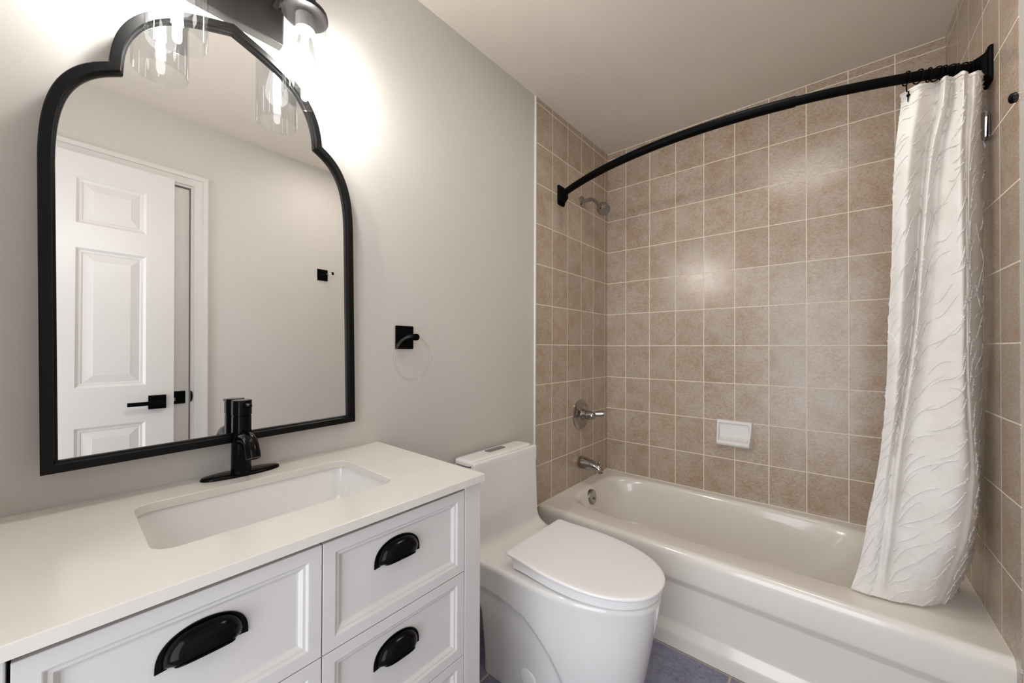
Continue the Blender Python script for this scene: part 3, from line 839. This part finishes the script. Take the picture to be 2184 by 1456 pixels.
half += bez((0.2105, 0.8025), (0.2075, 0.895), (0.160, 0.952), (0.092, 0.982), 16)
half += bez((0.092, 0.982), (0.060, 0.997), (0.030, 1.006), (0.0, 1.017), 6)
outline = half + [(-u, w) for u, w in reversed(half[:-1])]       # counter-clockwise seen from the room
def offset(poly, d):
    n = len(poly); out = []
    for i in range(n):
        p0, p1, p2 = Vector(poly[i-1]), Vector(poly[i]), Vector(poly[(i+1) % n])
        e1 = (p1-p0).normalized(); e2 = (p2-p1).normalized()
        n1 = Vector((-e1.y, e1.x)); n2 = Vector((-e2.y, e2.x))
        bs = (n1+n2); L = bs.length
        bs = bs/L if L > 1e-6 else n1
        out.append(tuple(p1 + bs*(d/max(0.35, bs.dot(n1)))))
    return out
mir = thing('wall_mirror', tuple(MP(0, 0, 0)), 'arched mirror with stepped shoulders in a slim black frame, hung above the faucet', 'mirror')
m = MB()
prof = [(0.0, -0.010), (0.0, 0.0125), (0.0015, 0.014), (0.0155, 0.014), (0.0165, 0.0125), (0.0175, 0.0085), (0.0190, 0.0075), (0.0205, 0.0070), (0.0212, 0.0055), (0.0215, -0.002)]
rgs = [[MP(u, w, d) for u, w in offset(outline, o)] for o, d in prof]
m.rings(rgs); m.build('frame', M_['frame'], mir, 38)
m = MB()
gl = offset(outline, 0.019)
vs = [m.bm.verts.new(MP(u, w, 0.0)) for u, w in gl]; vb = [m.bm.verts.new(MP(u, w, -0.004)) for u, w in gl]
m.face(vs); m.face(list(reversed(vb)))
for i in range(len(vs)): m.face((vs[i], vb[i], vb[(i+1) % len(vs)], vs[(i+1) % len(vs)]))
m.build('glass', M_['mirror'], mir, 0)

# ================================================================== VANITY LIGHT
LC = -2.059
vl = thing('vanity_light', (0.0, LC, 2.05), 'two lamp vanity light with clear glass shades and a dark back plate, above the mirror', 'wall light')
m = MB(); m.box((0.0, LC-0.099, 1.992), (0.029, LC+0.099, 2.112)); m.build('back_plate', M_['plate'], vl, 0, 0.0015)
for dy in (-0.022, 0.004):
    m = MB(); m.lathe((0.027, LC + 0.026 + dy, 2.052 + (0.02 if dy > 0 else 0)), (1, 0, 0), [(0, 0.0045), (0.006, 0.0045), (0.007, 0.006), (0.017, 0.006), (0.019, 0.004), (0.0195, 0.001)], 20); m.build('finial', M_['chrome'] if dy > 0 else M_['plate'], vl)
for ly in (LC-0.125, LC+0.125):
    lx = 0.100
    sgn = 1 if ly > LC else -1
    m = MB(); m.tube([(0.020, ly - sgn*0.045, 2.085), (0.060, ly - sgn*0.045, 2.088)] + [Vector((0.060 + 0.04*math.sin(a), ly - sgn*0.045*math.cos(a), 2.088)) for a in (0.4, 0.8, 1.2, 1.57)], 0.009, 16); m.build('arm', M_['plate'], vl)
    m = MB(); m.lathe((lx, ly, 2.100), (0, 0, -1), [(0, 0.022), (0.002, 0.024), (0.036, 0.024), (0.038, 0.032), (0.040, 0.052), (0.046, 0.0535), (0.052, 0.0535), (0.053, 0.050), (0.053, 0.024)], 48)
    capo = m.build('shade_cap', M_['plate'], vl, 40)
    m = MB(); m.lathe((lx, ly, 2.052), (0, 0, -1), [(0, 0.0225), (0.040, 0.0225), (0.041, 0.020), (0.036, 0.0145)], 36); m.build('socket', M_['socket'], capo, 40)
    m = MB()
    ro, ri = 0.0505, 0.0482
    m.rings([[(lx + r*math.cos(2*PI*k/64), ly + r*math.sin(2*PI*k/64), z) for k in range(64)] for r, z in ((ro, 2.046), (ro, 1.8335), (ro-0.0006, 1.8312), (ri+0.0006, 1.8312), (ri, 1.8335), (ri, 2.046))], True)
    m.build('glass_shade', M_['clear'], vl, 40)
    m = MB(); m.lathe((lx, ly, 2.018), (0, 0, -1), [(0, 0.0125), (0.012, 0.0135), (0.030, 0.0165), (0.060, 0.0225), (0.085, 0.0275), (0.100, 0.0285), (0.112, 0.0265), (0.122, 0.020), (0.128, 0.010), (0.1295, 0.001)], 36)
    bo = m.build('bulb', M_['bulbglass'], vl, 60); bo['label'] = 'lit lamp bulb'
    m = MB(); m.lathe((lx, ly, 2.002), (0, 0, -1), [(0, 0.003), (0.004, 0.0075), (0.090, 0.0095), (0.094, 0.004), (0.0945, 0.001)], 20); m.build('filament', M_['filament'], bo, 60)

# ================================================================== TOWEL RING, ROBE HOOK
tr = thing('towel_ring', (0.0, -1.565, 1.228), 'clear towel ring on a black square plate, on the painted wall right of the mirror', 'towel ring')
m = MB(); m.box((0.0, -1.600, 1.188), (0.008, -1.531, 1.268)); m.build('wall_plate', M_['black'], tr, 0, 0.0015)
m = MB(); m.cyl((0.006, -1.551, 1.229), (0.056, -1.551, 1.229), 0.0115, 28); m.build('post', M_['black'], tr, 40, 0.001)
m = MB()
rc = Vector((0.046, -1.5595, 1.1575))
m.tube([rc + Vector((0.0, 0.0725*math.cos(2*PI*i/72), 0.0745*math.sin(2*PI*i/72))) for i in range(72)], 0.0046, 14, closed=True)
m.build('ring', M_['acryl'], tr, 60)['label'] = 'clear acrylic ring'

rh = thing('robe_hook', (XR, -1.065, 1.722), 'black square robe hook with a clear peg, on the right wall, seen in the mirror', 'hook')
m = MB(); m.box((XR-0.008, -1.100, 1.684), (XR, -1.030, 1.760)); m.build('wall_plate', M_['black'], rh, 0, 0.0015)
p0 = Vector((XR-0.006, -1.062, 1.7225)); ax = Vector((-0.060, 0.040, 0.010)).normalized()
m = MB(); m.cyl(p0, p0 + ax*0.030, 0.0105, 28); m.build('collar', M_['black'], rh, 40, 0.0008)
m = MB(); m.cyl(p0 + ax*0.029, p0 + ax*0.066, 0.0095, 28)
m.build('peg', M_['acryl'], rh, 40)['label'] = 'clear acrylic peg'
m = MB(); m.lathe(p0 + ax*0.065, ax, [(0, 0.0105), (0.006, 0.0105), (0.0075, 0.009), (0.008, 0.001)], 28); m.build('end_cap', M_['black'], rh, 40)

# ================================================================== TOILET
TY = -1.16
to = thing('toilet', (0.37, TY, 0.0), 'white one piece skirted toilet with closed lid, between vanity and bathtub', 'toilet')
def plan(xr, xf, w, z, wr=None, n=56, rc_=0.03, pw=2.25):
    """closed outline: flat rear with round corners, straight sides, elliptical front"""
    wr = w if wr is None else wr
    xm = lerp(xr, xf, 0.40)
    pts = []
    # right side (+y) front to rear then rear then left side
    nf_ = n
    for i in range(nf_+1):
        t = PI/2*i/nf_
        c, s_ = math.cos(t), math.sin(t)
        pts.append((xm + (xf-xm)*c**(2/pw), w*s_**(2/pw)))
    ns = 170
    for i in range(1, ns+1):
        f = i/ns; x = lerp(xm, xr+rc_, f); pts.append((x, lerp(w, wr, sstep(0, 1, f))))
    for i in range(1, 9):
        a = PI/2*i/8; pts.append((xr + rc_ - rc_*math.sin(a), wr - rc_ + rc_*math.cos(a)))
    full = pts + [(x, -y) for x, y in reversed(pts)]
    out = []
    for x, y in full: out.append((x, TY + y, z))
    return out
def crease_x(z):
    """x of the moulded crease at height z (the rear skirt behind it is set back)"""
    tab = [(0.0, 0.540), (0.06, 0.533), (0.12, 0.517), (0.168, 0.497), (0.218, 0.467), (0.258, 0.430), (0.288, 0.394), (0.310, 0.356), (0.325, 0.310), (0.335, 0.250), (0.340, 0.17)]
    if z >= 0.340: return -1
    for (a, xa), (b_, xb) in zip(tab[:-1], tab[1:]):
        if a <= z <= b_: return lerp(xa, xb, (z-a)/(b_-a))
    return -1
m = MB()
rgs = []
NZ = 200
for j in range(NZ+1):
    z = 0.428*j/NZ
    f = z/0.428
    xf_ = 0.655 + 0.085*f**0.85; w_ = 0.168 + 0.030*f**0.9; wr_ = 0.170 + 0.036*sstep(0.0, 1.0, f)
    xr_ = 0.14 - 0.12*sstep(0.22, 0.40, f*0.428)
    ins = 0.0
    if z > 0.410: tt = (z-0.410)/0.018; ins = 0.014*(1-math.sqrt(max(0, 1-tt*tt)))
    ring = plan(xr_, xf_-ins, w_-ins, z, wr_-ins)
    cxz = crease_x(z); zc_ = None
    out = []
    for (x, y, zz) in ring:
        if cxz > 0:
            k_ = sstep(0.0, 0.020, cxz - x)
            # the set-back also fades in below the top of the crease
            dy_ = 0.015*k_*(1 if y > TY else -1)
            if abs(y-TY) > 0.05: y = y - dy_
        out.append((x, y, zz))
    rgs.append(out)
rgs.append(plan(0.03, 0.70, 0.15, 0.4282, 0.16))
m.rings(rgs, True, True, True)
# tank grows out of the deck
def tank_ring(z, xa, xb, hw, r): return [(x, y, z) for x, y in rrect((xa+xb)/2, TY, (xb-xa)/2, hw, r, 8)]
tr_ = []
for (z, xb, hw, r) in ((0.400, 0.205, 0.2000, 0.02), (0.424, 0.200, 0.2030, 0.03), (0.4285, 0.186, 0.2055, 0.03), (0.434, 0.170, 0.2070, 0.028), (0.443, 0.156, 0.2085, 0.026), (0.456, 0.1455, 0.2085, 0.024), (0.475, 0.140, 0.2075, 0.022), (0.520, 0.1385, 0.2060, 0.020), (0.640, 0.1375, 0.1990, 0.018), (0.742, 0.1367, 0.1928, 0.017)):
    tr_.append(tank_ring(z, 0.014, xb, hw, r))
m.rings(tr_, True, True, True)
# raised front lip that hides the lid edge
lp = []
for (z, i_) in ((0.70, 0.0), (0.757, 0.0), (0.762, 0.0012), (0.7645, 0.004)):
    lp.append([(x, y, z) for x, y in rrect(0.1255, TY, 0.0112-i_, 0.1926-i_, 0.0065, 6)])
m.rings(lp, True, True, True)
body = m.build('body', M_['porc'], to, 50)
m = MB()
ld = []
for (z, i_) in ((0.7465, 0.004), (0.7490, 0.0), (0.7600, 0.0), (0.7640, 0.0025), (0.7665, 0.008), (0.7672, 0.02)):
    ld.append([(x, y, z) for x, y in rrect(0.0655, TY, 0.0485-i_, 0.1930-i_, 0.022, 8)])
m.rings(ld, True, True, True)
lid = m.build('tank_lid', M_['porc'], to, 50)
m = MB(); m.rings([[(x, y, z) for x, y in rrect(0.0585, TY+0.004, 0.0155-i_, 0.052-i_, 0.008, 6)] for z, i_ in ((0.766, 0), (0.7695, 0), (0.7705, 0.0015))], True, True, True)
fb = m.build('flush_button', M_['chrome'], lid, 40); fb['label'] = 'brushed metal flush button'
# seat and lid
def tilt(p, z0, zr, zf): 
    x, y, z = p; return (x, y, z + lerp(zr, zf, (x-0.25)/0.5) - z0)
m = MB()
m.rings([plan(0.300, 0.732-i_, 0.171-i_, z, 0.160-i_, rc_=0.02) for z, i_ in ((0.4310, 0.004), (0.4325, 0.0), (0.4550, 0.0), (0.457, 0.002))], True, True, True)
st = m.build('seat', M_['seat'], to, 50)
zr_, zf_ = 0.004, -0.008
m = MB()
ldr = [(0.4690, 0.0075), (0.4697, 0.0010), (0.4710, 0.0), (0.4755, 0.0), (0.4775, 0.0012), (0.4790, 0.0040), (0.4800, 0.0100), (0.4806, 0.0300)]
m.rings([[tilt(p, 0, zr_, zf_) for p in plan(0.268+i_*0.5, 0.748-i_, 0.186-i_, z, 0.174-i_, rc_=0.014)] for z, i_ in ldr], True, True, True)
lidm = m.build('seat_lid', M_['seat'], to, 60)
m = MB(); m.rings([[tilt(p, 0, zr_*k, zf_*k) for p in plan(0.292, 0.7405, 0.1790, z, 0.168, rc_=0.014)] for z, k in ((0.4385, 0.0), (0.4692, 1.0))], True, True, True); m.build('lid_skirt', M_['seat'], lidm, 50)
m = MB()
for s_ in (-1, ):
    m.lathe((0.362, TY - 0.157, 0.088), (0.0, -1, 0.0), [(0, 0.0335), (0.0045, 0.0335), (0.0065, 0.031), (0.0075, 0.026), (0.008, 0.001)], 36)
m.build('bolt_cover', M_['seat'], to, 40)['label'] = 'round white bolt cover'
